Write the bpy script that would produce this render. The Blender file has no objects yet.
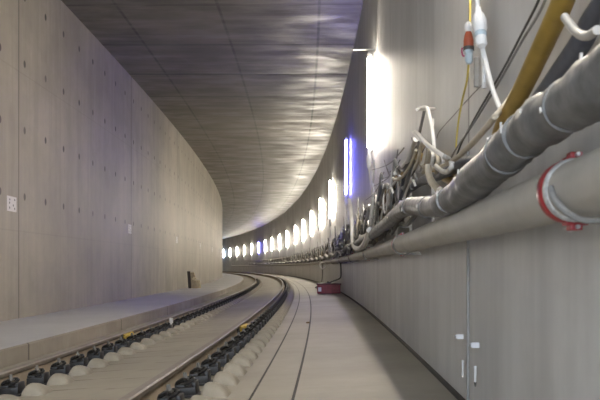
import bpy, bmesh, math, random
from mathutils import Vector, Matrix
rnd = random.Random(7)
SC = bpy.context.scene
COL = SC.collection
# ---------- tunnel alignment: a circular curve to the left; s = metres along, d = metres to the right, z up
F, Y0 = 846.0, 267.08
PH, K, X0 = .0426, .0017, -1.9081
ZC = 0.95            # camera height above the slab datum
TILT = .0777         # track superelevation
def frame(s, d=0.0):
    ph = PH - K*s
    x = X0 + (math.cos(ph)-math.cos(PH))/K
    y = (math.sin(PH)-math.sin(ph))/K
    return x + d*math.cos(ph), y - d*math.sin(ph), ph
def W(s, d, z):
    x, y, _ = frame(s, d)
    return Vector((x, y, z+ZC))
def at(px, py, d):
    s = 1.2; prev = None
    while s < 168:
        x, y, _ = frame(s, d)
        if y > .2:
            e = 300+F*x/y-px
            if prev is not None and (e < 0) != (prev < 0): break
            prev = e
        s += .01
    x, y, _ = frame(s, d)
    return (s, d, (Y0-py)/F*y)
# ---------- helpers
def link(name, me, mats=(), parent=None):
    o = bpy.data.objects.new(name, me); COL.objects.link(o)
    for m in mats: me.materials.append(m)
    if parent: o.parent = parent
    return o
def fin(name, bm, mats, parent=None, smooth=False):
    bmesh.ops.recalc_face_normals(bm, faces=bm.faces)
    me = bpy.data.meshes.new(name); bm.to_mesh(me); bm.free()
    if smooth:
        for p in me.polygons: p.use_smooth = True
        me.set_sharp_from_angle(angle=math.radians(40))
    if not isinstance(mats, (list, tuple)): mats = [mats]
    return link(name, me, mats, parent)
def tag(o, label=None, cat=None, group=None, kind=None):
    if label: o['label'] = label
    if cat: o['category'] = cat
    if group: o['group'] = group
    if kind: o['kind'] = kind
    return o
def empty(name, s, d, z, roll=0):
    o = bpy.data.objects.new(name, None); COL.objects.link(o); o.empty_display_size = .1
    place(o, s, d, z, roll); return o
def place(o, s, d, z, roll=0):
    x, y, ph = frame(s, d)
    o.rotation_mode = 'XYZ'
    o.location = (x, y, z+ZC); o.rotation_euler = (0, roll, -ph)
    o.matrix_basis = Matrix.Translation((x, y, z+ZC)) @ Matrix.Rotation(-ph, 4, 'Z') @ Matrix.Rotation(roll, 4, 'Y')
def steps(s0, s1, near=.5, far=1.5):
    L = []; s = s0
    while s < s1: L.append(s); s += near if s < 60 else far
    L.append(s1); return L
def sweep(name, prof, s0, s1, mats, closed=True, parent=None, uvf=None, near=.5, far=1.5, smooth=False, midx=None, taps=None):
    """profile [(d,z)] swept along the curve; UV = metres (s, z or d)"""
    bm = bmesh.new(); uv = bm.loops.layers.uv.new('UVMap'); S = steps(s0, s1, near, far); rings = []
    for s in S: rings.append([bm.verts.new(W(s, d, z)) for d, z in prof])
    n = len(prof); dirf = uvf or (lambda s, d, z: (s, z))
    for i in range(len(S)-1):
        for j in range(n if closed else n-1):
            k = (j+1) % n
            f = bm.faces.new((rings[i][j], rings[i][k], rings[i+1][k], rings[i+1][j]))
            for lp, (si, pj) in zip(f.loops, ((i, j), (i, k), (i+1, k), (i+1, j))):
                lp[uv].uv = dirf(S[si], *prof[pj])
            if midx: f.material_index = midx(j)
    if closed:
        for r in (rings[0], rings[-1]): bm.faces.new(r)
    return fin(name, bm, mats, parent, smooth)
def box(bm, c, size, rot=None, bev=0.0):
    m = Matrix.Translation(c)
    if rot: m = m @ rot
    r = bmesh.ops.create_cube(bm, size=1, matrix=m @ Matrix.Diagonal((*size, 1)))
    if bev:
        es = list({e for v in r['verts'] for e in v.link_edges})
        bmesh.ops.bevel(bm, geom=es, offset=bev, segments=2, affect='EDGES', profile=.6)
def cyl(bm, p0, p1, r0, r1=None, n=12):
    p0 = Vector(p0); p1 = Vector(p1); r1 = r0 if r1 is None else r1
    v = p1-p0; q = v.to_track_quat('Z', 'Y').to_matrix().to_4x4()
    bmesh.ops.create_cone(bm, cap_ends=True, segments=n, radius1=r0, radius2=r1, depth=v.length, matrix=Matrix.Translation((p0+p1)/2) @ q)
def lathe(bm, prof, n=16, m=Matrix()):
    """prof [(r,z)] about local z"""
    rings = []
    for r, z in prof:
        rings.append([bm.verts.new(m @ Vector((r*math.cos(2*math.pi*i/n), r*math.sin(2*math.pi*i/n), z))) for i in range(n)])
    for a, b in zip(rings, rings[1:]):
        for i in range(n): bm.faces.new((a[i], a[(i+1) % n], b[(i+1) % n], b[i]))
    bm.faces.new(rings[0]); bm.faces.new(rings[-1])
def smoothpts(P, sub=6):
    P = [Vector(p) for p in P]
    if len(P) < 3: return P
    out = []
    for i in range(len(P)-1):
        a = P[max(i-1, 0)]; b = P[i]; c = P[i+1]; d = P[min(i+2, len(P)-1)]
        for k in range(sub):
            t = k/sub
            out.append(.5*((2*b)+(c-a)*t+(2*a-5*b+4*c-d)*t*t+(3*b-a-3*c+d)*t**3))
    out.append(P[-1]); return out
def tube(bm, pts, r, n=8, rf=None):
    """tube along world points; rf(i, t) radius"""
    rings = []; up = Vector((0, 0, 1)); N = len(pts)
    nrm = None
    for i, p in enumerate(pts):
        t = (pts[min(i+1, N-1)]-pts[max(i-1, 0)]).normalized()
        if nrm is None:
            nrm = t.cross(up if abs(t.z) < .9 else Vector((1, 0, 0))).normalized()
        else: nrm = (nrm - t*nrm.dot(t)).normalized()
        b = t.cross(nrm); rr = rf(i, i/(N-1)) if rf else r
        rings.append([bm.verts.new(p + (nrm*math.cos(2*math.pi*k/n)+b*math.sin(2*math.pi*k/n))*rr) for k in range(n)])
    for a, b in zip(rings, rings[1:]):
        for k in range(n): bm.faces.new((a[k], a[(k+1) % n], b[(k+1) % n], b[k]))
    bm.faces.new(rings[0]); bm.faces.new(rings[-1])
def cable(name, P, r, m, label, cat='cable', group=None, sub=6, n=8, parent=None, rf=None):
    """P: [(s,d,z)]"""
    Q = [W(*p) for p in smoothpts([Vector(p) for p in P], sub)]
    bm = bmesh.new(); tube(bm, Q, r, n, rf)
    o = fin(name, bm, m, parent, True)
    if not parent: tag(o, label, cat, group)
    return o
# ---------- materials
class NT:
    def __init__(s, name):
        s.m = bpy.data.materials.new(name); s.m.use_nodes = True; s.t = s.m.node_tree; s.p = s.t.nodes['Principled BSDF']
        s.uvn = None
    def n(s, typ, **kw):
        x = s.t.nodes.new(typ)
        for k, v in kw.items(): setattr(x, k, v)
        return x
    def l(s, a, b): s.t.links.new(a, b)
    def put(s, sock, v):
        if hasattr(v, 'is_output') or hasattr(v, 'links'): s.l(v, sock)
        else: sock.default_value = v
    def math(s, op, a, b=0.0, c=None, clamp=False):
        x = s.n('ShaderNodeMath', operation=op, use_clamp=clamp); s.put(x.inputs[0], a); s.put(x.inputs[1], b)
        if c is not None: s.put(x.inputs[2], c)
        return x.outputs[0]
    def uv(s):
        if not s.uvn:
            t = s.n('ShaderNodeUVMap', uv_map='UVMap'); sp = s.n('ShaderNodeSeparateXYZ'); s.l(t.outputs[0], sp.inputs[0]); s.uvn = (sp.outputs[0], sp.outputs[1])
        return s.uvn
    def vec(s, x, y, z=0.0):
        c = s.n('ShaderNodeCombineXYZ'); s.put(c.inputs[0], x); s.put(c.inputs[1], y); s.put(c.inputs[2], z); return c.outputs[0]
    def noise(s, v, scale, detail=4, rough=.55, off=0.0):
        x = s.n('ShaderNodeTexNoise'); s.l(v, x.inputs['Vector']); x.inputs['Scale'].default_value = scale
        x.inputs['Detail'].default_value = detail; x.inputs['Roughness'].default_value = rough; return x.outputs[0]
    def rng(s, v, a, b, c=0.0, d=1.0):
        x = s.n('ShaderNodeMapRange'); s.put(x.inputs[0], v)
        for i, q in enumerate((a, b, c, d)): s.put(x.inputs[i+1], q)
        return x.outputs[0]
    def mix(s, f, a, b):
        x = s.n('ShaderNodeMix', data_type='RGBA'); s.put(x.inputs[0], f)
        s.put(x.inputs[6], a if hasattr(a, 'links') else (*a, 1)); s.put(x.inputs[7], b if hasattr(b, 'links') else (*b, 1)); return x.outputs[2]
    def line(s, u, period, off, hw):      # 1 near multiples of period
        d = s.math('PINGPONG', s.math('SUBTRACT', u, off), period/2)
        return s.math('SUBTRACT', 1.0, s.rng(d, hw*.5, hw*1.5), clamp=True)
    def bump(s, h, strength, dist=.01):
        b = s.n('ShaderNodeBump'); s.put(b.inputs['Height'], h); b.inputs['Strength'].default_value = strength; b.inputs['Distance'].default_value = dist
        s.l(b.outputs[0], s.p.inputs['Normal'])
def plain(name, c, rough=.6, metal=0, var=.25, scale=9, bump=.15, dust=None, lo_=.1, hi_=.8):
    t = NT(name); tc = t.n('ShaderNodeTexCoord'); g = t.noise(tc.outputs['Object'], scale, 5, .6)
    lo = tuple(x*(1-var) for x in c); hi = tuple(min(1, x*(1+var)) for x in c)
    col = t.mix(t.rng(g, .3, .7), lo, hi)
    if dust:       # fine settled dust on upward faces
        geo = t.n('ShaderNodeNewGeometry'); sp = t.n('ShaderNodeSeparateXYZ'); t.l(geo.outputs['Normal'], sp.inputs[0])
        g2 = t.noise(tc.outputs['Object'], 22, 3, .6)
        f = t.math('MULTIPLY', t.rng(sp.outputs[2], lo_, hi_), t.rng(g2, .3, .6), clamp=True)
        col = t.mix(t.math('MULTIPLY', f, dust[3]), col, dust[:3])
    t.put(t.p.inputs['Base Color'], col); t.p.inputs['Roughness'].default_value = rough; t.p.inputs['Metallic'].default_value = metal
    if bump: t.bump(g, bump, .01)
    return t.m
def concrete(name, base, dark, light, joints=(9.3, 14.5), zjoint=None, holes=False, streak=.5, rough=.75, boards=None, gloss=None, extra=(), jw=.022, bs=.35, dashes=False, sf=2.6):
    t = NT(name); u, v = t.uv(); p = t.vec(u, v)
    n1 = t.noise(p, .55, 5, .6); n2 = t.noise(p, 5.0, 5, .65)
    st = t.noise(t.vec(t.math('MULTIPLY', u, sf), t.math('MULTIPLY', v, .12)), 1.0, 4, .7)
    col = t.mix(t.rng(n1, .36, .64), dark, light); col = t.mix(.3, col, base)
    col = t.mix(t.math('MULTIPLY', t.rng(n2, .35, .7), .25), col, dark)
    col = t.mix(t.math('MULTIPLY', t.rng(st, .45, .62), streak), col, dark)
    st2 = t.noise(t.vec(t.math('MULTIPLY', u, 1.7), t.math('MULTIPLY', v, .2), 7.0), 1.3, 3, .6)
    col = t.mix(t.math('MULTIPLY', t.rng(st2, .5, .68), streak*.8), col, light)
    dk = tuple(x*.38 for x in dark)
    # cast panels: each shutter panel its own shade
    fl = t.math('FLOOR', t.math('DIVIDE', t.math('SUBTRACT', u, joints[1]), joints[0]))
    wn = t.n('ShaderNodeTexWhiteNoise', noise_dimensions='1D'); t.l(fl, wn.inputs['W'])
    col = t.mix(t.rng(wn.outputs[0], 0, 1, 0, .35), col, dark)
    m = t.line(u, joints[0], joints[1], jw)
    for off in extra: m = t.math('MAXIMUM', m, t.line(u, 400, off, .03))
    col = t.mix(t.math('MULTIPLY', m, .85), col, dk)
    if zjoint:
        col = t.mix(t.math('MULTIPLY', t.line(u, zjoint[2], joints[1], .008), .35), col, dk)
        col = t.mix(t.math('MULTIPLY', t.line(v, zjoint[0], zjoint[1], .012), .14), col, dk)
    hmask = None
    if holes:
        du = t.math('PINGPONG', t.math('SUBTRACT', u, holes[0]), .5825)
        dv = t.math('PINGPONG', t.math('SUBTRACT', v, holes[1]), .5825)
        r = t.math('SQRT', t.math('ADD', t.math('MULTIPLY', du, du), t.math('MULTIPLY', t.math('MULTIPLY', dv, dv), .8)))
        wob = t.noise(p, 1.1, 2, .5)
        h = t.math('SUBTRACT', 1.0, t.rng(r, .045, .068), clamp=True)
        h = t.math('MULTIPLY', h, t.rng(wob, .2, .5, .45, 1), clamp=True)
        h = t.math('MULTIPLY', h, t.math('GREATER_THAN', v, .6))
        col = t.mix(t.math('MULTIPLY', h, .95), col, (.05, .045, .04))
    if boards:
        bd = t.line(u, boards, 14.2, .06); col = t.mix(t.math('MULTIPLY', bd, .85), col, dk)
        bl = t.line(u, .62, 14.5, .012); col = t.mix(t.math('MULTIPLY', bl, .35), col, dk)
        fb = t.math('FLOOR', t.math('DIVIDE', t.math('SUBTRACT', u, 14.2), 3.1)); fv = t.math('FLOOR', t.math('DIVIDE', t.math('SUBTRACT', v, 1.8), 2.08))
        w2 = t.n('ShaderNodeTexWhiteNoise', noise_dimensions='2D'); t.l(t.vec(fb, fv), w2.inputs['Vector'])
        col = t.mix(t.rng(w2.outputs[0], 0, 1, 0, .6), col, dark)
        col = t.mix(t.math('MULTIPLY', t.line(v, 2.08, 1.82, .03), .8), col, dk)
        nn = t.noise(t.vec(t.math('MULTIPLY', u, 2.2), t.math('MULTIPLY', v, .35)), 1.0, 4, .65)
        col = t.mix(t.math('MULTIPLY', t.rng(nn, .48, .66), .5), col, light)
    if dashes:  # short dark dashes across the slab, repeated at sleeper spacing
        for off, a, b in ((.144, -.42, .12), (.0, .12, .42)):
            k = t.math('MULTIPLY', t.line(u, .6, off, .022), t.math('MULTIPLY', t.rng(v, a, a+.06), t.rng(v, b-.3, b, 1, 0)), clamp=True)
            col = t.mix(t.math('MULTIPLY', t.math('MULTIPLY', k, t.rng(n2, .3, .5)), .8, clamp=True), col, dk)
    t.put(t.p.inputs['Base Color'], col)
    if gloss:
        t.put(t.p.inputs['Roughness'], t.rng(t.noise(t.vec(t.math('MULTIPLY', u, 1.5), t.math('MULTIPLY', v, .7)), 1.0, 3, .5), .35, .65, gloss[0], gloss[1]))
    else: t.p.inputs['Roughness'].default_value = rough
    hh = t.math('ADD', n2, t.math('MULTIPLY', st, .8))
    if boards: hh = t.math('ADD', hh, t.math('MULTIPLY', t.noise(t.vec(t.math('MULTIPLY', u, 5.0), t.math('MULTIPLY', v, 1.2)), 1.0, 3, .5), 1.6))
    t.bump(t.math('SUBTRACT', hh, t.math('MULTIPLY', m, 2.0)), bs, .012)
    return t.m
def emis(name, c, k):
    t = NT(name); t.p.inputs['Base Color'].default_value = (.8, .8, .8, 1)
    t.p.inputs['Emission Color'].default_value = (*c, 1); t.p.inputs['Emission Strength'].default_value = k; return t.m
M = {}
M['wall_l'] = concrete('concrete_wall_left', (.43, .39, .315), (.30, .27, .22), (.53, .485, .395), holes=(14.8, 1.23), streak=.4, zjoint=(2.75, .62, 2.4), rough=.6)
M['wall_r'] = concrete('concrete_wall_right', (.57, .565, .57), (.42, .415, .42), (.67, .665, .66), joints=(8.1, 5.02), streak=.6, rough=.5, bs=.12, sf=1.7)
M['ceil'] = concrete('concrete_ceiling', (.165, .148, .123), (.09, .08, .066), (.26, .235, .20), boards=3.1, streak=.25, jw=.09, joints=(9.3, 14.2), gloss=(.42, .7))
M['slab'] = concrete('concrete_slab', (.37, .335, .275), (.29, .262, .215), (.43, .395, .33), joints=(400, 210), streak=.12, rough=.7, dashes=True)
M['plat'] = concrete('concrete_walkway', (.60, .60, .62), (.52, .52, .54), (.66, .66, .68), joints=(400, 210), streak=.05, rough=.6)
M['kerb'] = concrete('walkway_kerb', (.36, .32, .265), (.26, .23, .19), (.42, .38, .32), joints=(4.65, 14.5), streak=.3)
M['filler'] = plain('joint_filler', (.045, .04, .035), .8)
M['mound'] = plain('mound_concrete', (.31, .28, .23), .8, var=.15, scale=6)
M['steel'] = plain('rail_steel', (.17, .14, .115), .65, .2, .25, 6)
M['head'] = plain('rail_head', (.27, .24, .215), .62, .3, .12, 12, .05)
M['web'] = plain('rail_web', (.34, .28, .21), .85, 0, .2, 5)
M['black'] = plain('fastener_rubber', (.014, .014, .016), .5, 0, .3, 20, dust=(.2, .18, .16, .15))
M['clip'] = plain('spring_clip_steel', (.03, .03, .032), .4, .5, .3, 20, dust=(.2, .18, .16, .25))
M['bolt'] = plain('bolt_steel', (.18, .175, .165), .5, .5, .3, 20)
M['pipe'] = plain('pipe_grey', (.44, .42, .39), .6, 0, .12, 3, .12, dust=(.52, .50, .47, .6), lo_=.3)
M['hose'] = plain('duct_wrap', (.15, .15, .155), .5, 0, .35, 11, .5, dust=(.62, .58, .53, .9), lo_=-.05, hi_=.65)
M['tape'] = plain('tape_white', (.62, .60, .58), .5, 0, .1)
M['red'] = plain('coupling_red', (.34, .03, .035), .4, 0, .2)
M['zinc'] = plain('zinc_bolt', (.62, .62, .64), .3, .8, .1)
M['gasket'] = plain('gasket_grey', (.5, .5, .5), .5, 0, .3, 60, .5)
M['ochre'] = plain('ochre_hose', (.30, .19, .035), .5, 0, .2, 7, dust=(.42, .33, .18, .5))
M['brown'] = plain('brown_hose', (.17, .10, .045), .55, 0, .3, 7, dust=(.4, .34, .25, .6))
M['beige'] = plain('beige_cable', (.40, .35, .27), .55, 0, .15, 9, dust=(.55, .5, .42, .5))
M['grey'] = plain('grey_cable', (.20, .195, .19), .55, 0, .25, 9, dust=(.5, .47, .42, .75))
M['dark'] = plain('dark_conduit', (.085, .09, .11), .5, 0, .3, 9, dust=(.42, .4, .38, .65))
M['blk'] = plain('black_cable', (.06, .058, .055), .55, 0, .2)
M['white'] = plain('white_plastic', (.68, .68, .68), .4, 0, .06)
M['paleblue'] = plain('pale_blue_plastic', (.42, .50, .55), .4, 0, .1)
M['cred'] = plain('connector_red', (.33, .07, .03), .45, 0, .2)
M['magenta'] = plain('magenta_ring', (.30, .05, .12), .45, 0, .1)
M['yellow'] = plain('yellow_cable', (.55, .43, .10), .5, 0, .12)
M['yblock'] = plain('yellow_block', (.50, .34, .06), .6, 0, .15)
M['galv'] = plain('galvanised_steel', (.26, .255, .25), .6, .3, .15, dust=(.5, .48, .43, .5))
M['sheet'] = plain('plastic_sheet', (.52, .52, .53), .4, 0, .35, 14, .6)
M['box'] = plain('box_red', (.24, .018, .028), .5, 0, .25, 14)
M['boxd'] = plain('box_red_dark', (.10, .012, .018), .55, 0, .2, 14)
M['sign'] = plain('sign_white', (.78, .76, .74), .5, 0, .03)
M['ink'] = plain('sign_ink', (.12, .12, .12), .6, 0, .1)
M['wood'] = plain('plywood', (.55, .46, .31), .7, 0, .2, 12)
M['woodl'] = plain('pale_wood', (.68, .60, .42), .7, 0, .15, 12)
M['char'] = plain('dark_wood', (.05, .042, .036), .7, 0, .2, 12)
M['fixture'] = plain('fixture_grey', (.12, .12, .12), .5, 0, .05)
WHITE_K, BLUE_K = 100.0, 44.0
M['lampw'] = emis('tube_white', (1.0, .91, .76), WHITE_K)
M['lampc'] = emis('tube_cool', (.70, .82, 1.0), WHITE_K)
M['lampb'] = emis('tube_blue', (.15, .14, 1.0), BLUE_K)
# ---------- setting
SA, SB = -9.0, 172.0
DL, DR, H = -3.37, 2.70, 5.36
def st(o): return tag(o, kind='structure')
wz = lambda s, d, z: (s, z)
wd = lambda s, d, z: (s, d)
st(sweep('wall_left', [(DL, -1.2), (DL, H), (DL-.5, H), (DL-.5, -1.2)], SA, SB, M['wall_l'], uvf=wz))
st(sweep('wall_right', [(DR, -1.2), (DR, H), (DR+.5, H), (DR+.5, -1.2)], SA, SB, M['wall_r'], uvf=wz))
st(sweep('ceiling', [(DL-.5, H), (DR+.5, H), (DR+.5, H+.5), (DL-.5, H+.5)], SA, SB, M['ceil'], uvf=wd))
def slabz(d):
    if d <= .75: return -1.02+(d+.75)*.115/1.5
    return -.905+(d-.75)*.044
def notch(d, w, dep): return [(d-w/2, slabz(d)), (d-w/2+.001, slabz(d)-dep), (d+w/2-.001, slabz(d)-dep), (d+w/2, slabz(d))]
prof = [(-1.62, slabz(-1.62)), (-.75, slabz(-.75)), (.75, slabz(.75))] + notch(1.36, .019, .03) + notch(1.65, .021, .04) + [(1.72, slabz(1.72)), (2.7, slabz(2.7)), (2.7, -1.4), (-1.62, -1.4)]
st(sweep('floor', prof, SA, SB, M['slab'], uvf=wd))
for i, (d, w, dep) in enumerate(((1.36, .017, .003), (1.65, .019, .003))):
    st(sweep('trim_%d' % (i+1), [(d-w/2, slabz(d)-dep), (d+w/2, slabz(d)-dep), (d+w/2, slabz(d)-.03), (d-w/2, slabz(d)-.03)], SA, SB, M['filler']))
st(sweep('floor_walkway', [(DL, -.885), (-1.62, -.885), (-1.6, -.90), (-1.6, -1.4), (DL, -1.4)], SA, SB, [M['plat'], M['kerb']], uvf=lambda s, d, z: (s, d+z), midx=lambda j: 0 if j == 0 else 1))
st(sweep('baseboard_right', [(DR-.02, slabz(2.68)-.01), (DR-.02, slabz(2.7)+.025), (DR, slabz(2.7)+.03), (DR, slabz(2.7)-.01)], SA, SB, M['filler']))
# far wall closing the view of the bend
bm = bmesh.new(); box(bm, W(SB, -.3, 2.1), (7, .3, 7), Matrix.Rotation(-(PH-K*SB), 4, 'Z')); st(fin('wall_far', bm, M['pipe']))
# ---------- rails
def rail(d0, ztop, label):
    P = [(-.075, -.172), (.075, -.172), (.075, -.160), (.025, -.146), (.009, -.13), (.009, -.055), (.034, -.038), (.0365, -.012), (.028, -.002), (-.028, -.002), (-.0365, -.012), (-.034, -.038), (-.009, -.055), (-.009, -.13), (-.025, -.146), (-.075, -.160)]
    pr = [(d0+x-z*TILT, ztop+z+x*TILT) for x, z in P]
    idx = lambda j: {5: 0, 6: 0, 7: 1, 8: 1, 9: 1, 10: 0, 11: 0}.get(j, 2)
    o = sweep('rail', pr, 2.0, SB-1, [M['steel'], M['head'], M['web']], near=.35, far=1.2, smooth=True, midx=idx)
    return tag(o, label, 'rail')
rail(-.75, -.845, 'left running rail beside the raised concrete walkway')
rail(.75, -.728, 'right running rail on the slab nearer the camera side')
# ---------- fastenings and sleeper mounds
def fast_parts(mir):
    out = []
    bm = bmesh.new(); box(bm, (mir*.16, 0, .035), (.15, .17, .07), bev=.010); box(bm, (mir*.125, 0, .075), (.07, .15, .03), bev=.008)
    box(bm, (mir*.222, 0, .075), (.028, .15, .05), bev=.008); out.append(('base_plate', bm, 'black', None))
    bm = bmesh.new(); pts = []
    for t in range(25):
        a = t/24; y = (a-.5)*.19
        x = .155+.055*math.cos(a*2*math.pi*2) * (1 if .12 < a < .88 else .4); z = .104+.022*math.sin(a*math.pi*4+.6)
        pts.append(Vector((mir*x, y, z)))
    tube(bm, pts, .014, 7); out.append(('spring_clip', bm, 'clip', None))
    bm = bmesh.new(); cyl(bm, (mir*.155, 0, .07), (mir*.155, 0, .14), .014, n=10); cyl(bm, (mir*.155, 0, .118), (mir*.155, 0, .13), .030, n=12)
    cyl(bm, (mir*.155, 0, .13), (mir*.155, 0, .165), .018, .013, n=6); out.append(('screw', bm, 'bolt', None))
    bm = bmesh.new(); box(bm, (mir*.155, 0, .008), (.2, .20, .016), bev=.004); out.append(('pad', bm, 'black', None))
    return out
def merged(mir):
    bmt = bmesh.new()
    mats = [M['black'], M['clip'], M['bolt']]; ix = {'black': 0, 'clip': 1, 'bolt': 2}
    for _, b, m, _2 in fast_parts(mir):
        me = bpy.data.meshes.new('tmp'); b.to_mesh(me); b.free(); n0 = len(bmt.faces); bmt.from_mesh(me); bpy.data.meshes.remove(me)
        bmt.faces.ensure_lookup_table()
        for f in bmt.faces[n0:]: f.material_index = ix[m]
    me = bpy.data.meshes.new('rail_fastening'); bmt.to_mesh(me); bmt.free()
    for m in mats: me.materials.append(m)
    return me
def mound_mesh(mir):
    bm = bmesh.new(); nx, ny = 16, 12; g = []
    for i in range(nx+1):
        row = []
        for j in range(ny+1):
            x = .26+.19*(i/nx); y = (j/ny-.5)*.25
            yy = abs(y)/.125
            core = max(0, 1-((x-.315)/(.13 if x > .315 else .055))**2)
            wdt = .92 if x < .5 else .55
            z = .088*math.sqrt(core)*math.sqrt(max(0, 1-(yy/.98)**2.2)) if core > 0 else 0
            
            row.append(bm.verts.new((mir*x, y, z if z > .001 else -.014)))
        g.append(row)
    for i in range(nx):
        for j in range(ny): bm.faces.new((g[i][j], g[i+1][j], g[i+1][j+1], g[i][j+1]))
    bd = [g[i][0] for i in range(nx+1)] + [g[nx][j] for j in range(1, ny+1)] + [g[i][ny] for i in range(nx-1, -1, -1)] + [g[0][j] for j in range(ny-1, 0, -1)]
    low = [bm.verts.new((v.co.x, v.co.y, -.03)) for v in bd]; n = len(bd)
    for i in range(n): bm.faces.new((bd[i], bd[(i+1) % n], low[(i+1) % n], low[i]))
    bm.faces.new(low)
    bmesh.ops.recalc_face_normals(bm, faces=bm.faces)
    me = bpy.data.meshes.new('sleeper_mound'); bm.to_mesh(me); bm.free()
    for p in me.polygons: p.use_smooth = True
    me.set_sharp_from_angle(angle=math.radians(50)); me.materials.append(M['mound']); return me
rows = [(.75, 1, 5.879, 'outer side of the right rail', 45), (-.75, 1, 6.024, 'inner side of the left rail', 38)]
far_mesh = {1: merged(1)}; mm = {1: mound_mesh(1)}
for d0, mir, s0, where, ndet in rows:
    z0 = slabz(d0)
    proto = None
    for i in range(100):
        s = s0+.6*(i-3)
        if i < ndet:
            if proto is None:
                proto = empty('rail_fastening', s, d0, z0, -TILT)
                kids = [fin(nm, b, M[m], proto, True) for nm, b, m, _ in fast_parts(mir)]
                r = proto
            else:
                r = proto.copy(); COL.objects.link(r)
                for k in kids:
                    c = k.copy(); c.parent = r; COL.objects.link(c)
        else: r = link('rail_fastening', far_mesh[mir])
        place(r, s, d0, z0+.001, -TILT)
        tag(r, 'black rail fastening with spring clip on the '+where, 'rail fastening', 'rail fastenings on the '+where)
        h = link('sleeper_mound', mm[mir]); place(h, s, d0, z0-.002, -TILT)
        tag(h, 'rounded concrete sleeper mound beside a fastening, '+where, 'sleeper', 'concrete mounds on the '+where)
def joint_strap(px, py, d0, ztop, lab):
    s, _, _ = at(px, py, d0)
    r = empty('rail_bond', s, d0, slabz(d0), -TILT)
    bm = bmesh.new(); box(bm, (.045, 0, .085), (.02, .07, .15), bev=.004); box(bm, (0, 0, .125), (.078, .10, .03), bev=.003); fin('strap', bm, M['black'], r)
    bm = bmesh.new(); cyl(bm, (.05, .08, .12), (.12, .26, .15), .036, .026, 10); box(bm, (.09, .17, .13), (.05, .10, .05), Matrix.Rotation(.5, 4, 'Z'), .012); fin('yellow_sleeve', bm, M['yblock'], r, True)['label'] = 'ochre yellow sleeve'
    bm = bmesh.new(); tube(bm, smoothpts([(.12, .22, .08), (.2, .3, .07), (.3, .33, .02), (.36, .4, .01)]), .009, 6); fin('bond_cable', bm, M['blk'], r, True)
    tag(r, lab, 'rail bond')
joint_strap(119, 341, -.75, -.845, 'black strap and yellow sleeve clamped on the left rail')
joint_strap(236, 334, .75, -.728, 'black strap and yellow sleeve clamped on the right rail')
# pale marker on the left rail
s, _, _ = at(165, 322, -.68); bm = bmesh.new(); box(bm, W(s, -.58, slabz(-.6)+.15), (.05, .07, .08), bev=.008); box(bm, W(s, -.58, slabz(-.6)+.08), (.03, .03, .12))
tag(fin('marker_block', bm, M['tape']), 'small pale block standing on a left rail fastening', 'marker')
s, _, _ = at(308, 357, 1.62); bm = bmesh.new(); bmesh.ops.create_icosphere(bm, subdivisions=2, radius=.025, matrix=Matrix.Translation(W(s, 1.62, slabz(1.62)+.012)) @ Matrix.Diagonal((1.2, .9, .6, 1)))
for v in bm.verts: v.co += Vector((rnd.uniform(-.004, .004), rnd.uniform(-.004, .004), rnd.uniform(-.003, .003)))
tag(fin('debris_lump', bm, M['brown']), 'small dark lump of debris beside the outer floor joint', 'debris')
# ---------- lamps on the right wall
ords = ['first', 'second', 'third', 'fourth', 'fifth', 'sixth', 'seventh', 'eighth', 'ninth', 'tenth', 'eleventh']
def lamp(s, mat, label, arm=False, detail=True):
    z0, z1, d = 1.88, 3.38, 2.59
    r = empty('tube_lamp', s, d, z0)
    L = z1-z0
    bm = bmesh.new(); box(bm, (.055, 0, L/2), (.018, .02, L+.06), bev=.004); fin('housing', bm, M['fixture'], r)
    bm = bmesh.new(); cyl(bm, (0, 0, .03), (0, 0, L-.03), .024, n=12); fin('tube', bm, mat, r, True)
    for z in (.0, L):
        bm = bmesh.new(); cyl(bm, (0, 0, z-.035), (0, 0, z+.035), .03, n=12); box(bm, (.035, 0, z), (.04, .04, .05), bev=.005); fin('end_cap', bm, M['white'], r, True)
    bm = bmesh.new(); box(bm, (.08, 0, .3), (.04, .03, .03)); box(bm, (.08, 0, L-.3), (.04, .03, .03)); fin('wall_mount', bm, M['galv'], r)
    bm = bmesh.new(); lathe(bm, [(.012, -.30), (.035, -.28), (.04, -.2), (.045, -.12), (.03, -.08), (.018, -.03)], 12); fin('plug', bm, M['white'], r, True)
    bm = bmesh.new(); k = rnd.uniform(-.06, .06)
    tube(bm, smoothpts([(0, 0, -.28), (.02, .05+k, -.5), (.05, -.04, -.75), (.06, k, -1.0)]), .012, 6); fin('lead', bm, M['tape'] if detail else M['grey'], r, True)
    if arm:
        bm = bmesh.new(); cyl(bm, (.10, 0, L+.1), (-.25, 0, L+.1), .012, n=8); cyl(bm, (0, 0, L), (0, 0, L+.1), .006, n=6); fin('mounting_arm', bm, M['white'], r)
    tag(r, label, 'tube lamp')
lamp(-5.0, M['lampw'], 'white tube lamp on the right wall just behind the camera')
lamp(4.3, M['lampw'], 'white tube lamp above the white plug, above the frame')
lamp(13.6, M['lampw'], 'tallest bright white tube lamp nearest on the right wall', True)
lamp(22.3, M['lampb'], 'bright blue tube lamp, the near one on the right wall')
SL = [32.9, 41.5, 50.7, 60.2, 68.7, 79.1, 88.3, 97.9, 106.5]
for i, s in enumerate(SL): lamp(s, M['lampw'], ords[i]+' white tube lamp on the right wall beyond the near blue lamp')
lamp(114.7, M['lampb'], 'small distant blue tube lamp between white lamps around the bend')
for i, s in enumerate([123.9, 134, 143.3, 152.6]): lamp(s, M['lampw'], ords[i]+' white tube lamp past the distant blue lamp')
lamp(161.3, M['lampc'], 'farthest cool bluish white lamp at the edge of the left wall')
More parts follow.
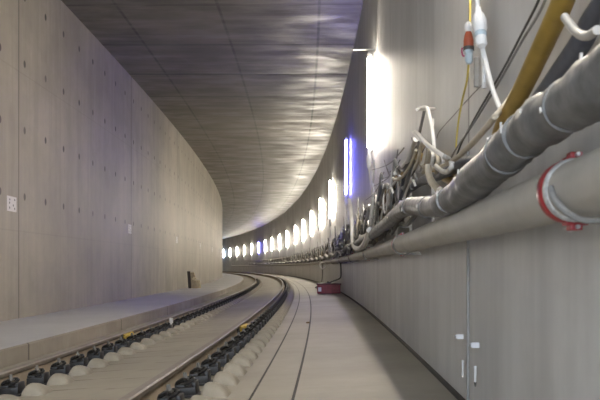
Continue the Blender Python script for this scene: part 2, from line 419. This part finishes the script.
# ---------- big pipe with couplings
PD, PZ, PR = 2.56, .209, .079
pp = sweep('drain_pipe', [(PD+PR*math.cos(a*math.pi/12), PZ+PR*math.sin(a*math.pi/12)) for a in range(24)], -3, 150, M['pipe'], smooth=True, near=.5)
tag(pp, 'long straight grey pipe running along the right wall under the duct', 'pipe')
def coupling(s, det=True):
    r = bpy.data.objects.new('pipe_coupling', None); COL.objects.link(r); r.parent = pp; place(r, s, PD, PZ)
    def ring(y0, y1, ro, ri=None):
        b = bmesh.new(); m = Matrix.Rotation(-math.pi/2, 4, 'X')
        lathe(b, [(PR*.97, y0), (ro-.006, y0), (ro, y0+.008), (ro, y1-.008), (ro-.006, y1), (PR*.97, y1)], 32, m); return b
    fr = fin('clamp_ring', ring(-.005, .05, PR+.010), M['red'], r, True); fr['label'] = 'red clamp ring'
    fin('gasket_collar', ring(-.04, -.005, PR+.008), M['gasket'], r, True)
    if det:
        for sz in (1, -1):
            bm = bmesh.new(); box(bm, (.01, .02, sz*(PR+.018)), (.035, .045, .022), bev=.005); box(bm, (.012, .02, sz*(PR+.009)), (.06, .05, .012), bev=.003)
            lg = fin('lug', bm, M['red'], r)
            bm = bmesh.new(); cyl(bm, (.01, -.02, sz*(PR+.02)), (.01, .12, sz*(PR+.02)), .006, n=8); cyl(bm, (.01, .046, sz*(PR+.02)), (.01, .07, sz*(PR+.02)), .012, n=6)
            b = fin('bolt', bm, M['zinc'], r)
        bm = bmesh.new(); tube(bm, smoothpts([(-.085, -.10, .0), (-.082, -.14, -.04), (-.04, -.20, -.088), (.03, -.26, -.094), (.13, -.30, -.08)]), .009, 8); box(bm, (.1, -.30, -.09), (.08, .03, .02)); fin('support_strap', bm, M['galv'], r, True)
for i, s in enumerate([-3+5.45*k for k in range(1, 12)]): coupling(s-.03, i < 6)
# second thin pipe behind the duct in the far half
# ---------- ribbed wrapped duct
DP = [(.6, 2.49, .46), (1.3, 2.49, .44)] + [at(x, y, 2.49) for x, y in ((600, 86), (567, 107), (538, 126), (517, 143), (498, 161), (480, 177), (457, 196), (440, 205), (428, 207), (417, 206), (409, 207), (400, 212), (390, 221), (381, 228), (372, 235), (364, 239), (358, 243), (353, 245), (349, 246.5))]
sl = DP[-1][0]; k = 0
while sl < 120: sl += 1.3; k += 1; DP.append((sl, 2.50, .41+.05*math.sin(k*1.7)+rnd.uniform(-.02, .02)))
DW = smoothpts(DP, 14)
def rad(s): return .064+.011*min(1, max(0, (s-2.1)/1.0))-.011*min(1, max(0, (s-3.4)/1.4))
def dr(i, t): return rad(DW[i][0])+.0012*math.sin(i*.9)+.0025*math.sin(i*.27)
bm = bmesh.new(); tube(bm, [W(*p) for p in DW], .063, 16, dr)
from mathutils import noise as mn
for v in bm.verts:
    q = v.co*9
    v.co += Vector((mn.noise(q), mn.noise(q+Vector((9, 0, 0))), mn.noise(q+Vector((0, 9, 0)))))*.008 + Vector((0, 0, mn.noise(v.co*30)*.004))
duct = tag(fin('wrapped_duct', bm, M['hose'], None, True), 'thick dark grey duct wrapped in dusty plastic film above the pipe', 'duct')
def on_duct(s):
    for a, b in zip(DW, DW[1:]):
        if a[0] <= s <= b[0]:
            t = (s-a[0])/(b[0]-a[0]+1e-9); p = a.lerp(b, t); return p, (W(*b)-W(*a)).normalized()
    return DW[0], Vector((0, 1, 0))
for s in (1.95, 2.2, 2.42, 2.68, 2.95, 3.55, 4.3, 5.2, 6.3, 7.7, 9.3, 11.4):
    p, t = on_duct(s); c = W(*p); bm = bmesh.new()
    tl = Vector((rnd.uniform(-.2, .2), 0, rnd.uniform(-.25, .1))); q = (t+tl).normalized().to_track_quat('Z', 'Y').to_matrix().to_4x4()
    w = .008
    q_ = rad(s)/.063; w = rnd.uniform(.003, .007); lathe(bm, [(.058*q_, -w), (.0655*q_, -w), (.067*q_, 0), (.0655*q_, w), (.058*q_, w)], 24, Matrix.Translation(c) @ q)
    fin('tape_band', bm, M['hose'] if rnd.random() < .65 else M['grey'], duct, True)
    # loose tape end standing off the front
    a = rnd.uniform(2.2, 3.6); off = Vector((math.cos(a), 0, math.sin(a)*.9))*rad(s)*1.08
    bm = bmesh.new(); box(bm, c+off+Vector((-.004, 0, 0)), (.005, .008, rnd.uniform(.008, .035)), Matrix.Rotation(rnd.uniform(-.5, .5), 4, 'X')); fin('tape_tab', bm, M['tape'], duct)
# ---------- cable brackets
BS = [2.12, 4.7, 6.6, 8.3]; s = 9.9
while s < 150: BS.append(s); s += 2.0
def bracket_parts():
    bm = bmesh.new(); box(bm, (-.012, 0, .4), (.024, .026, .82), bev=.003)
    for k in range(8): box(bm, (-.0245, 0, .06+k*.1), (.002, .014, .04))
    a = ('wall_rail', bm); out = [a]
    for z, L in ((.12, .13), (.38, .14), (.66, .16)):
        bm = bmesh.new(); tube(bm, smoothpts([(0, 0, z), (-.06, 0, z), (-L+.03, 0, z+.006), (-L, 0, z+.035), (-L-.01, 0, z+.07)], 4), .010, 7); out.append(('arm', bm))
    return out
bp = None
for i, s in enumerate(BS):
    z = .27
    if bp is None:
        r = bp = empty('cable_bracket', s, DR, z); bk = [fin(n, b, M['galv'], r, True) for n, b in bracket_parts()]
    else:
        r = bp.copy(); COL.objects.link(r)
        for k_ in bk:
            c = k_.copy(); c.parent = r; COL.objects.link(c)
    if i == 1:      # only a short slotted rail is left here
        for c in list(r.children): bpy.data.objects.remove(c)
        bm = bmesh.new(); box(bm, (-.012, 0, .07), (.024, .03, .16), bev=.003)
        for k in range(3): box(bm, (-.0245, 0, .02+k*.05), (.003, .014, .025))
        fin('slotted_rail', bm, M['galv'], r)
    place(r, s, DR, .99 if i == 1 else z-.06 if i == 0 else z)
    lab = {0: 'galvanised cable bracket nearest the right edge, beside the ochre hose', 1: 'short slotted steel rail on the wall below the white plug', 2: 'galvanised cable bracket under the tall white strap loop'}.get(i, 'galvanised cable bracket carrying the cables farther along the wall')
    tag(r, lab, 'bracket', None if i < 3 else 'cable brackets farther along the wall')
# ---------- near cables (named by look)
A = lambda pts, d: [at(x, y, d) for x, y in pts]
cable('ochre_hose', [(1.95, 2.60, 1.15), (2.25, 2.60, .98)]+A([(571, -18), (560, 10), (541, 50), (526, 82), (513, 108), (502, 130)], 2.60)+[(3.9, 2.62, .50), (4.8, 2.63, .47), (5.6, 2.63, .60)]+A([(417, 156), (406, 172), (397, 184), (389, 192), (385, 188)], 2.58), .035, M['ochre'], 'thick ochre yellow hose dropping down the wall behind the grey duct', 'hose', n=12)
cable('dark_conduit', [(1.4, 2.64, .80), (1.8, 2.64, .76)]+A([(602, 8), (580, 44), (558, 76), (538, 104)], 2.64)+[(3.5, 2.64, .55), (4.1, 2.64, .52)]+A([(462, 164), (447, 172), (432, 178), (420, 182), (410, 189), (395, 199), (386, 208), (379, 217), (373, 224), (368, 232)], 2.60)+[(15, 2.62, .46), (18, 2.6, .5)], .034, M['dark'], 'dark blue grey conduit running behind the ochre hose', 'conduit', n=12)
cable('bent_rod', A([(598, 30), (588, 36), (578, 33), (570, 23), (565, 17)], 2.53), .012, M['pipe'], 'pale bent rod with rounded tip sticking out by the ochre hose', 'rod', n=10)
cable('beige_cable', [at(562, 20, 2.67), at(541, 52, 2.67), at(529, 70, 2.67), at(517, 88, 2.67), at(504, 106, 2.62)]+A([(496, 116), (487, 127), (470, 146), (454, 160), (440, 167), (428, 169), (421, 165), (419, 158), (421, 150), (425, 144)], 2.52), .0125, M['beige'], 'long beige cable sweeping up from the hooks to the upper right', n=10)
cable('white_cable', [(4.35, 2.60, 1.9), (4.2, 2.6, 1.6)]+A([(473, -45), (476, -15), (478, 8)], 2.60), .011, M['white'], 'white lead hanging from above into the white plug')
cable('white_cable', A([(481, 42), (485, 58), (489, 75), (494, 92), (500, 108), (502, 116)], 2.60), .0115, M['white'], 'white cable running down from the white plug behind the beige cable')
cable('white_tie', A([(484, 66), (484.5, 74), (484.5, 82)], 2.62), .006, M['white'], 'short white tie hanging beside the white cable', 'cable tie')
cable('black_cable', A([(545, -15), (537, 4), (521, 36), (503, 70), (487, 97), (474, 120), (462, 142), (456, 158)], 2.66), .0055, M['blk'], 'thin black cable, upper of two crossing the wall diagonally')
cable('black_cable', A([(551, -12), (540, 12), (522, 42), (504, 74), (486, 104), (472, 126), (458, 146), (450, 160)], 2.65), .0055, M['grey'], 'thin grey cable, lower of two crossing the wall diagonally')
cable('thin_wire', A([(483, 84), (470, 97), (455, 114), (440, 131), (437, 138)], 2.68), .003, M['grey'], 'thin grey wire slanting down to the left near the white plug', 'wire')
cable('yellow_cable', A([(469, 62), (467, 80), (463, 98), (459, 118), (457, 134), (456, 150)], 2.66), .006, M['yellow'], 'yellow cable hanging from the red and blue connector')
cable('yellow_cable', [(4.5, 2.66, 1.95)]+A([(470, -30), (470.5, 0), (470, 24)], 2.66), .006, M['yellow'], 'yellow cable coming from above into the red connector')
# white plug + red connector, hanging on their leads
def axis_lathe(bm, p0, p1, prof):
    a = W(*p0); b = W(*p1); v = b-a; lathe(bm, [(r, z*v.length) for r, z in prof], 18, Matrix.Translation(a) @ v.to_track_quat('Z', 'Y').to_matrix().to_4x4())
p0 = at(478, 8, 2.59); p1 = at(482, 46, 2.59); r = empty('cable_plug', *p0); tag(r, 'chunky white cable plug hanging on the right wall', 'plug')
bpy.context.view_layer.update(); inv = r.matrix_basis.inverted()
def child(nm, prof, m, a=p0, b=p1, par=r):
    bm = bmesh.new(); axis_lathe(bm, a, b, prof); bmesh.ops.transform(bm, matrix=par.matrix_basis.inverted(), verts=bm.verts); return fin(nm, bm, m, par, True)
child('plug_body', [(.014, .0), (.016, .12), (.026, .2), (.034, .35), (.034, .55), (.026, .66)], M['white'])
child('coupling_sleeve', [(.022, .64), (.029, .67), (.029, .72), (.022, .75), (.022, .8)], M['paleblue'])
child('gland_nut', [(.027, .79), (.027, .93), (.018, 1.0)], M['white'])
q0 = at(468.5, 22, 2.60); q1 = at(469, 64, 2.60); r2 = empty('cable_connector', *q0); tag(r2, 'red and pale blue cable connector beside the white plug', 'connector')
child('cap', [(.010, .0), (.020, .06), (.022, .16), (.016, .24)], M['tape'], q0, q1, r2)
child('red_body', [(.012, .20), (.021, .32), (.026, .45), (.026, .62)], M['cred'], q0, q1, r2)
child('collar', [(.028, .60), (.028, .68)], M['blk'], q0, q1, r2)
child('blue_housing', [(.023, .66), (.023, .74), (.019, .76), (.021, .84), (.021, .93), (.012, 1.0)], M['paleblue'], q0, q1, r2)
bm = bmesh.new(); c = W(*at(465, 51, 2.60)); pts = [c+Vector((.012*math.sin(a)-.004, .0, .028*math.cos(a))) for a in [math.pi*2*i/14 for i in range(13)]]; tube(bm, pts, .005, 6)
bmesh.ops.transform(bm, matrix=r2.matrix_basis.inverted(), verts=bm.verts); fin('lid_ring', bm, M['magenta'], r2, True)
# white strap loop over the bracket
cable('strap_loop', A([(418, 109), (424, 107.5), (428, 109), (430, 118), (432, 128), (433.5, 140), (434.5, 150)], 2.50), .0115, M['tape'], 'tall pale strap looped over a bracket, hanging straight down', 'strap')
cable('grey_rod', A([(424.5, 110), (422, 122), (419, 136), (418, 148), (414, 160)], 2.56), .011, M['grey'], 'grey rod slanting under the strap loop', 'rod')
bm = bmesh.new(); a = W(*at(417, 109.5, 2.46)); b = W(*at(435, 108.5, 2.68)); cyl(bm, a, b, .009, n=8); b2 = W(*at(432, 122, 2.66)); box(bm, b2, (.03, .03, .05), bev=.004)
tag(fin('hook_bar', bm, M['tape'], None, True), 'short white horizontal bar topping the strap loop', 'bar')
cable('pale_hose', A([(415, 132), (419, 135), (427, 144), (436, 151), (443, 156)], 2.48)+[at(451, 161, 2.56), at(458, 166, 2.62)], .014, M['tape'], 'short pale hose slanting down to the right below the strap', 'hose', n=10)
cable('pale_hose', A([(413, 132), (417, 137), (420, 140)], 2.47), .010, M['tape'], 'stub of pale cable end above the slanting hose', 'cable')
cable('pale_hose', A([(416, 139), (412, 148), (409, 158), (406, 163), (403, 166)], 2.52), .020, M['tape'], 'fat pale hose end hanging left of the looped cables', 'hose', n=10)
for i, (x, y) in enumerate([(424, 143), (429, 148), (434, 153), (439, 155)]):
    w = 6+i
    cable('cable_loop', A([(x-w-3, y+26-i*3), (x-w+1, y+14), (x-3, y+2), (x, y), (x+3, y+2), (x+4, y+9), (x+2, y+20)], 2.50+.02*i), .0115, [M['beige'], M['tape'], M['beige'], M['grey']][i], '%s of four cable loops hooked over the bracket, counted from the left' % ords[i])
cable('beige_elbow', A([(428, 166), (429, 175), (432, 182), (437, 188), (440, 191)], 2.47), .021, M['beige'], 'fat beige hose elbow resting on the grey duct', 'hose', n=12)
cable('pale_hose', A([(436, 166), (440, 170), (447, 172), (451, 168), (452, 162)], 2.50), .014, M['tape'], 'small pale curved hose between the beige cable and duct', 'hose', n=10)
cable('brown_hose', A([(398, 178), (393, 186), (389, 195), (386, 203), (380, 208), (377, 203)], 2.55), .030, M['brown'], 'brown hose sagging left of the ochre hose end', 'hose', n=12)
cable('pale_hose', A([(416, 150), (412, 162), (406, 172), (401, 178), (396, 180), (393, 178)], 2.50), .012, M['beige'], 'beige cable hooked beneath the ochre hose', n=10)
cable('pale_hose', A([(377, 200), (380, 207), (385, 206), (389, 197), (393, 185), (400, 176)], 2.50), .011, M['tape'], 'pale cable curling under the brown hose', n=10)
# pale conduit forming a U below the blue lamp
cable('pale_conduit', A([(349, 200), (351, 212), (352, 225), (352.5, 238), (354, 246), (358, 249), (363, 246), (367, 239), (370, 230)], 2.44), .042, M['tape'], 'pale grey conduit bent in a U below the blue lamp', 'conduit', n=12)
cable('pale_hose', A([(364, 238), (359, 237), (354, 239), (348, 243), (343, 247)], 2.52), .05, M['tape'], 'bulky pale hose lying behind the U shaped conduit', 'hose', n=12)
# lamp lead tangle beside the near white lamp
cable('white_cable', A([(373.5, 160), (374, 172), (373, 184), (375, 196), (374, 207)], 2.60), .013, M['white'], 'white lead hanging below the tallest white lamp')
cable('white_cable', A([(363, 205), (365, 215), (368, 224), (370, 231)], 2.56), .016, M['tape'], 'pale slanting cable between brackets left of the brown hose')
cable('white_cable', A([(362, 214), (361.5, 221), (364, 229), (366, 236)], 2.56), .012, M['tape'], 'thin pale cable dropping beside the slanting one')
# ---------- long cables draped from bracket to bracket
mats = ['grey', 'beige', 'dark', 'grey', 'brown', 'tape', 'grey', 'blk', 'grey', 'beige', 'dark', 'grey', 'tape', 'grey']
for c in range(14):
    s0 = rnd.choice([5.8, 7.9, 7.9, 9.9, 11.9]); lvl = rnd.choice([.42, .66, .66, .93, .93]); r0 = rnd.choice([.008, .011, .014, .018, .022])
    P = []; d = 2.54+rnd.uniform(0, .10)
    bs = [b for b in BS if b >= s0-.1][:rnd.randint(40, 66)]
    for a, b in zip(bs, bs[1:]):
        sg = rnd.uniform(.05, .30)*(1 if rnd.random() < .75 else 1.5)
        if rnd.random() < .15: lvl = rnd.choice([.42, .66, .93])
        P.append((a, d, lvl+.02)); P.append((a+.45*(b-a)+rnd.uniform(-.3, .3), d-rnd.uniform(0, .05), max(.36, lvl-sg)))
    cable('draped_cable', P, r0, M[mats[c]], 'dusty cable sagging from bracket to bracket along the right wall', 'cable', 'dusty cables draped along the right wall', sub=4, n=6)
# hanging ends and loops
for c in range(170):
    s = 9+c*.62+rnd.uniform(-.3, .3) if c < 110 else rnd.uniform(13, 26) if c < 150 else rnd.uniform(6.6, 14)
    zt = rnd.uniform(.7, 1.28 if rnd.random() < .6 else 1.0); zb = rnd.uniform(.30, .55); w = rnd.uniform(.1, .7); d = rnd.uniform(2.46, 2.62)
    if s < 14:
        w = rnd.uniform(.9, 2.0); zt = rnd.uniform(.62, 1.05); z2 = rnd.uniform(.55, .95); zb = min(zt, z2)-rnd.uniform(.06, .22)
        P = [(s, d, zt-.05), (s+.05, d-.02, zt), (s+w*.3, d-.03, zb+.05), (s+w*.55, d-.02, zb), (s+w*.8, d-.02, zb+.08), (s+w, d, z2), (s+w+.08, d, z2-.04)]
    elif rnd.random() < .5:
        P = [(s, d, zt), (s+rnd.uniform(-.05, .1), d-.02, (zt+zb)/2), (s+w*.3, d-.03, zb), (s+w*.6, d-.02, zb+.05), (s+w, d, zb+rnd.uniform(.1, .4))]
    else:
        P = [(s, d, zb), (s+w*.1, d, (zt+zb)/2), (s+w*.25, d-.02, zt-.03), (s+w*.35, d-.03, zt), (s+w*.45, d-.02, zt-.04), (s+w*.6, d, zb+.1)]
    cable('hanging_cable', P, rnd.choice([.008, .011, .014, .018] if s > 14 else [.010, .014, .018, .024]), M[rnd.choice(['grey', 'grey', 'beige', 'tape', 'dark', 'grey', 'tape'])], 'short dusty cable end looped over the brackets along the right wall', 'cable', 'cable ends looped over the brackets', sub=4, n=6)
# thin wires fanning near the brown hose
for i, (a, b) in enumerate([((372, 170), (404, 148)), ((374, 186), (400, 160)), ((378, 178), (396, 166)), ((384, 160), (392, 178)), ((398, 150), (390, 172)), ((366, 200), (384, 172))]):
    m = ((a[0]+b[0])/2+1, (a[1]+b[1])/2+5)
    cable('thin_wire', A([a, m, b], 2.58), .006, M['grey'], 'thin grey wire strung between the brackets by the brown hose', 'wire', 'thin wires by the brown hose')
# crumpled plastic sheet hanging over the cables
def crumple(s0, s1, z0, z1, d0, lab, amp=.05):
    bm = bmesh.new(); nx, nz = 26, 16; g = []
    for i in range(nx+1):
        row = []
        for j in range(nz+1):
            a = i/nx; b = j/nz
            s = s0+(s1-s0)*a+rnd.uniform(-.06, .06); zt = z1-(z1-z0)*.55*a; z = z0+(zt-z0)*b+rnd.uniform(-.035, .035)+.05*math.sin(a*19)
            row.append(bm.verts.new(W(s, d0+rnd.uniform(-amp, amp)-.04*math.sin(b*9+a*14), z)))
        g.append(row)
    for i in range(nx):
        for j in range(nz):
            if rnd.random() < .88: bm.faces.new((g[i][j], g[i+1][j], g[i+1][j+1], g[i][j+1]))
    for v in list(bm.verts):
        if not v.link_faces: bm.verts.remove(v)
    r = bmesh.ops.solidify(bm, geom=bm.faces[:], thickness=.004)
    tag(fin('plastic_sheet', bm, M['sheet']), lab, 'plastic sheet')
crumple(17.0, 25.5, .33, 1.02, 2.48, 'crumpled blue grey plastic sheet bunched over the cables below the blue lamp')
# ---------- lower right wall anchors
def anchor(px, py, lab, w=.045):
    s, d, z = at(px, py, 2.665); r = empty('wall_anchor', s, 2.69, z)
    bm = bmesh.new(); box(bm, (-.02, 0, 0), (.045, w, .03), bev=.005); fin('plate', bm, M['white'], r)
    bm = bmesh.new(); cyl(bm, (0, 0, 0), (-.05, 0, 0), .007, n=8); fin('pin', bm, M['galv'], r); tag(r, lab, 'wall anchor')
anchor(474, 345, 'small white anchor plate on the lower right wall, just right of joint'); anchor(459, 336.5, 'small white anchor plate on the lower right wall, left of joint', .03)
def rod(px, y0, y1, lab, tip):
    a = at(px, y0, 2.68); b = at(px, y1, 2.68); r = empty('wall_rod', a[0], 2.68, a[2]); L = a[2]-b[2]
    bm = bmesh.new(); cyl(bm, (0, 0, 0), (0, 0, -L), .0065, n=8); fin('shaft', bm, M['white'], r, True)
    if tip:
        bm = bmesh.new(); cyl(bm, (0, 0, -L), (0, 0, -L-.025), .008, .003, n=8); fin('tip', bm, M['blk'], r, True)
    tag(r, lab, 'rod')
rod(475.5, 366, 382, 'short white rod with black tip fixed low on the right wall', True); rod(463, 360, 377, 'short white rod without tip, left of the wall joint', False)
sj = 5.02
bm = bmesh.new(); box(bm, W(sj, 2.694, -.06), (.012, .012, 1.5)); tag(fin('joint_strip', bm, M['galv']), kind='structure').name = 'trim_3'
# ---------- left wall signs
dots = [(-.28, .30), (.30, .33), (-.30, .06), (.12, -.10), (-.30, -.31), (.30, -.33)]
for i, (s, nm) in enumerate([(14.15, 'nearest, at the left edge'), (23.55, 'second from the camera'), (32.95, 'third from the camera'), (42.4, 'fourth from the camera'), (51.6, 'farthest, near the end of the wall')]):
    r = empty('marker_sign', s, DL, 1.06); hw, hh = .21, .125
    bm = bmesh.new(); box(bm, (.006, 0, 0), (.012, hw*2, hh*2), bev=.003); fin('board', bm, M['sign'], r)
    bm = bmesh.new()
    for y, z in dots: cyl(bm, (.012, y*hw*2*.95, z*hh*2*.9), (.0145, y*hw*2*.95, z*hh*2*.9), .02, n=10)
    fin('dots', bm, M['ink'], r); tag(r, 'white sign with dark dots on the left wall, '+nm, 'sign')
# ---------- boards leaning on the left wall
zp = -.885
sx, _, _ = at(190, 275, -3.2)
def lean(name, s, d, w, h, th, ang, twist, m, lab, cat, notch=False):
    bm = bmesh.new(); box(bm, (0, 0, h/2), (th, w, h), bev=.004)
    if notch:
        for v in bm.verts:
            if v.co.z > h*.5: v.co.y = v.co.y*.45 - w*.18
    bmesh.ops.transform(bm, matrix=Matrix.Rotation(twist, 4, 'Z') @ Matrix.Rotation(ang, 4, 'Y'), verts=bm.verts)
    o = fin(name, bm, m); place(o, s, d, zp+.005); return tag(o, lab, cat)
S_ = 35.6
lean('dark_plank', S_-.5, -3.10, .12, .72, .05, -.22, 1.35, M['char'], 'dark upright plank leaning on the left wall', 'plank')
lean('plywood_board', S_-.1, -2.98, .36, .72, .03, -.42, 1.25, M['wood'], 'beige plywood offcut leaning beside the dark plank', 'board', True)
lean('wood_offcut', S_+.1, -2.80, .22, .34, .03, -.3, 1.2, M['woodl'], 'small pale wood offcut in front of the plywood', 'board')
bm = bmesh.new(); box(bm, (0, 0, .13), (.14, .04, .13), Matrix.Rotation(.5, 4, 'Y'), .01); o = fin('wood_block', bm, M['woodl']); place(o, S_-.35, -2.93, zp+.27); tag(o, 'pale wooden block perched on the plywood offcut', 'block')
# ---------- red box on the floor by the right wall
sb = 26.6
zf = slabz(2.3)
r = empty('red_box', sb, 2.28, zf); tag(r, 'dark red box standing on the floor against the right wall', 'box')
bm = bmesh.new(); box(bm, (0, 0, .15), (.72, .42, .27), bev=.01)
for k in range(5): box(bm, (0, -.212, .06+k*.045), (.66, .012, .016))
fin('body', bm, M['box'], r)
bm = bmesh.new(); box(bm, (0, 0, .305), (.76, .46, .045), bev=.01); fin('lid', bm, M['boxd'], r)
bm = bmesh.new(); box(bm, (0, 0, .02), (.70, .40, .04)); fin('skid', bm, M['boxd'], r)
bm = bmesh.new(); box(bm, (-.29, -.222, .14), (.10, .008, .13)); fin('label_plate', bm, M['sign'], r)['label'] = 'white label'
bm = bmesh.new(); cyl(bm, (.05, 0, .32), (-.05, 0, .37), .035, n=10); fin('handle', bm, M['blk'], r)
cable('black_cable', [(26.2, 2.60, .40), (26.3, 2.64, .1), (26.5, 2.66, -.25), (26.6, 2.62, -.36), (26.6, 2.45, -.43), (26.6, 2.27, -.50)], .022, M['blk'], 'dark cable dropping from the pipe into the red box')
cable('black_cable', [(26.6, 2.24, -.50), (27.5, 2.1, -.55), (30, 1.95, -.72), (34, 2.2, -.80), (38, 2.5, -.60), (40, 2.64, .1), (40.3, 2.6, .4)], .02, M['blk'], 'dark cable trailing from the red box farther up the tunnel')
cable('grey_cable_coil', [(35+.05*i, 2.42+.14*math.cos(i*1.1), .06+.14*math.sin(i*1.1)) for i in range(16)], .02, M['tape'], 'small pale cable coil hanging under the pipe', 'cable coil')
# ---------- camera, world, view
cam = bpy.data.cameras.new('camera'); co = bpy.data.objects.new('camera', cam); COL.objects.link(co)
co.location = (0, 0, ZC); co.rotation_euler = (math.pi/2, 0, 0)
cam.sensor_width = 36; cam.lens = 36*F/600; cam.shift_y = (Y0-200)/600; cam.clip_start = .05; cam.clip_end = 500
cam.dof.use_dof = True; cam.dof.focus_distance = 20; cam.dof.aperture_fstop = 9
SC.camera = co
w = bpy.data.worlds.new('world'); SC.world = w; w.use_nodes = True
w.node_tree.nodes['Background'].inputs[0].default_value = (.74, .85, 1, 1); w.node_tree.nodes['Background'].inputs[1].default_value = 2.4
SC.view_settings.view_transform = 'Standard'; SC.view_settings.look = 'None'; SC.view_settings.gamma = 1; SC.view_settings.use_curve_mapping = False
SC.view_settings.exposure = 2.32
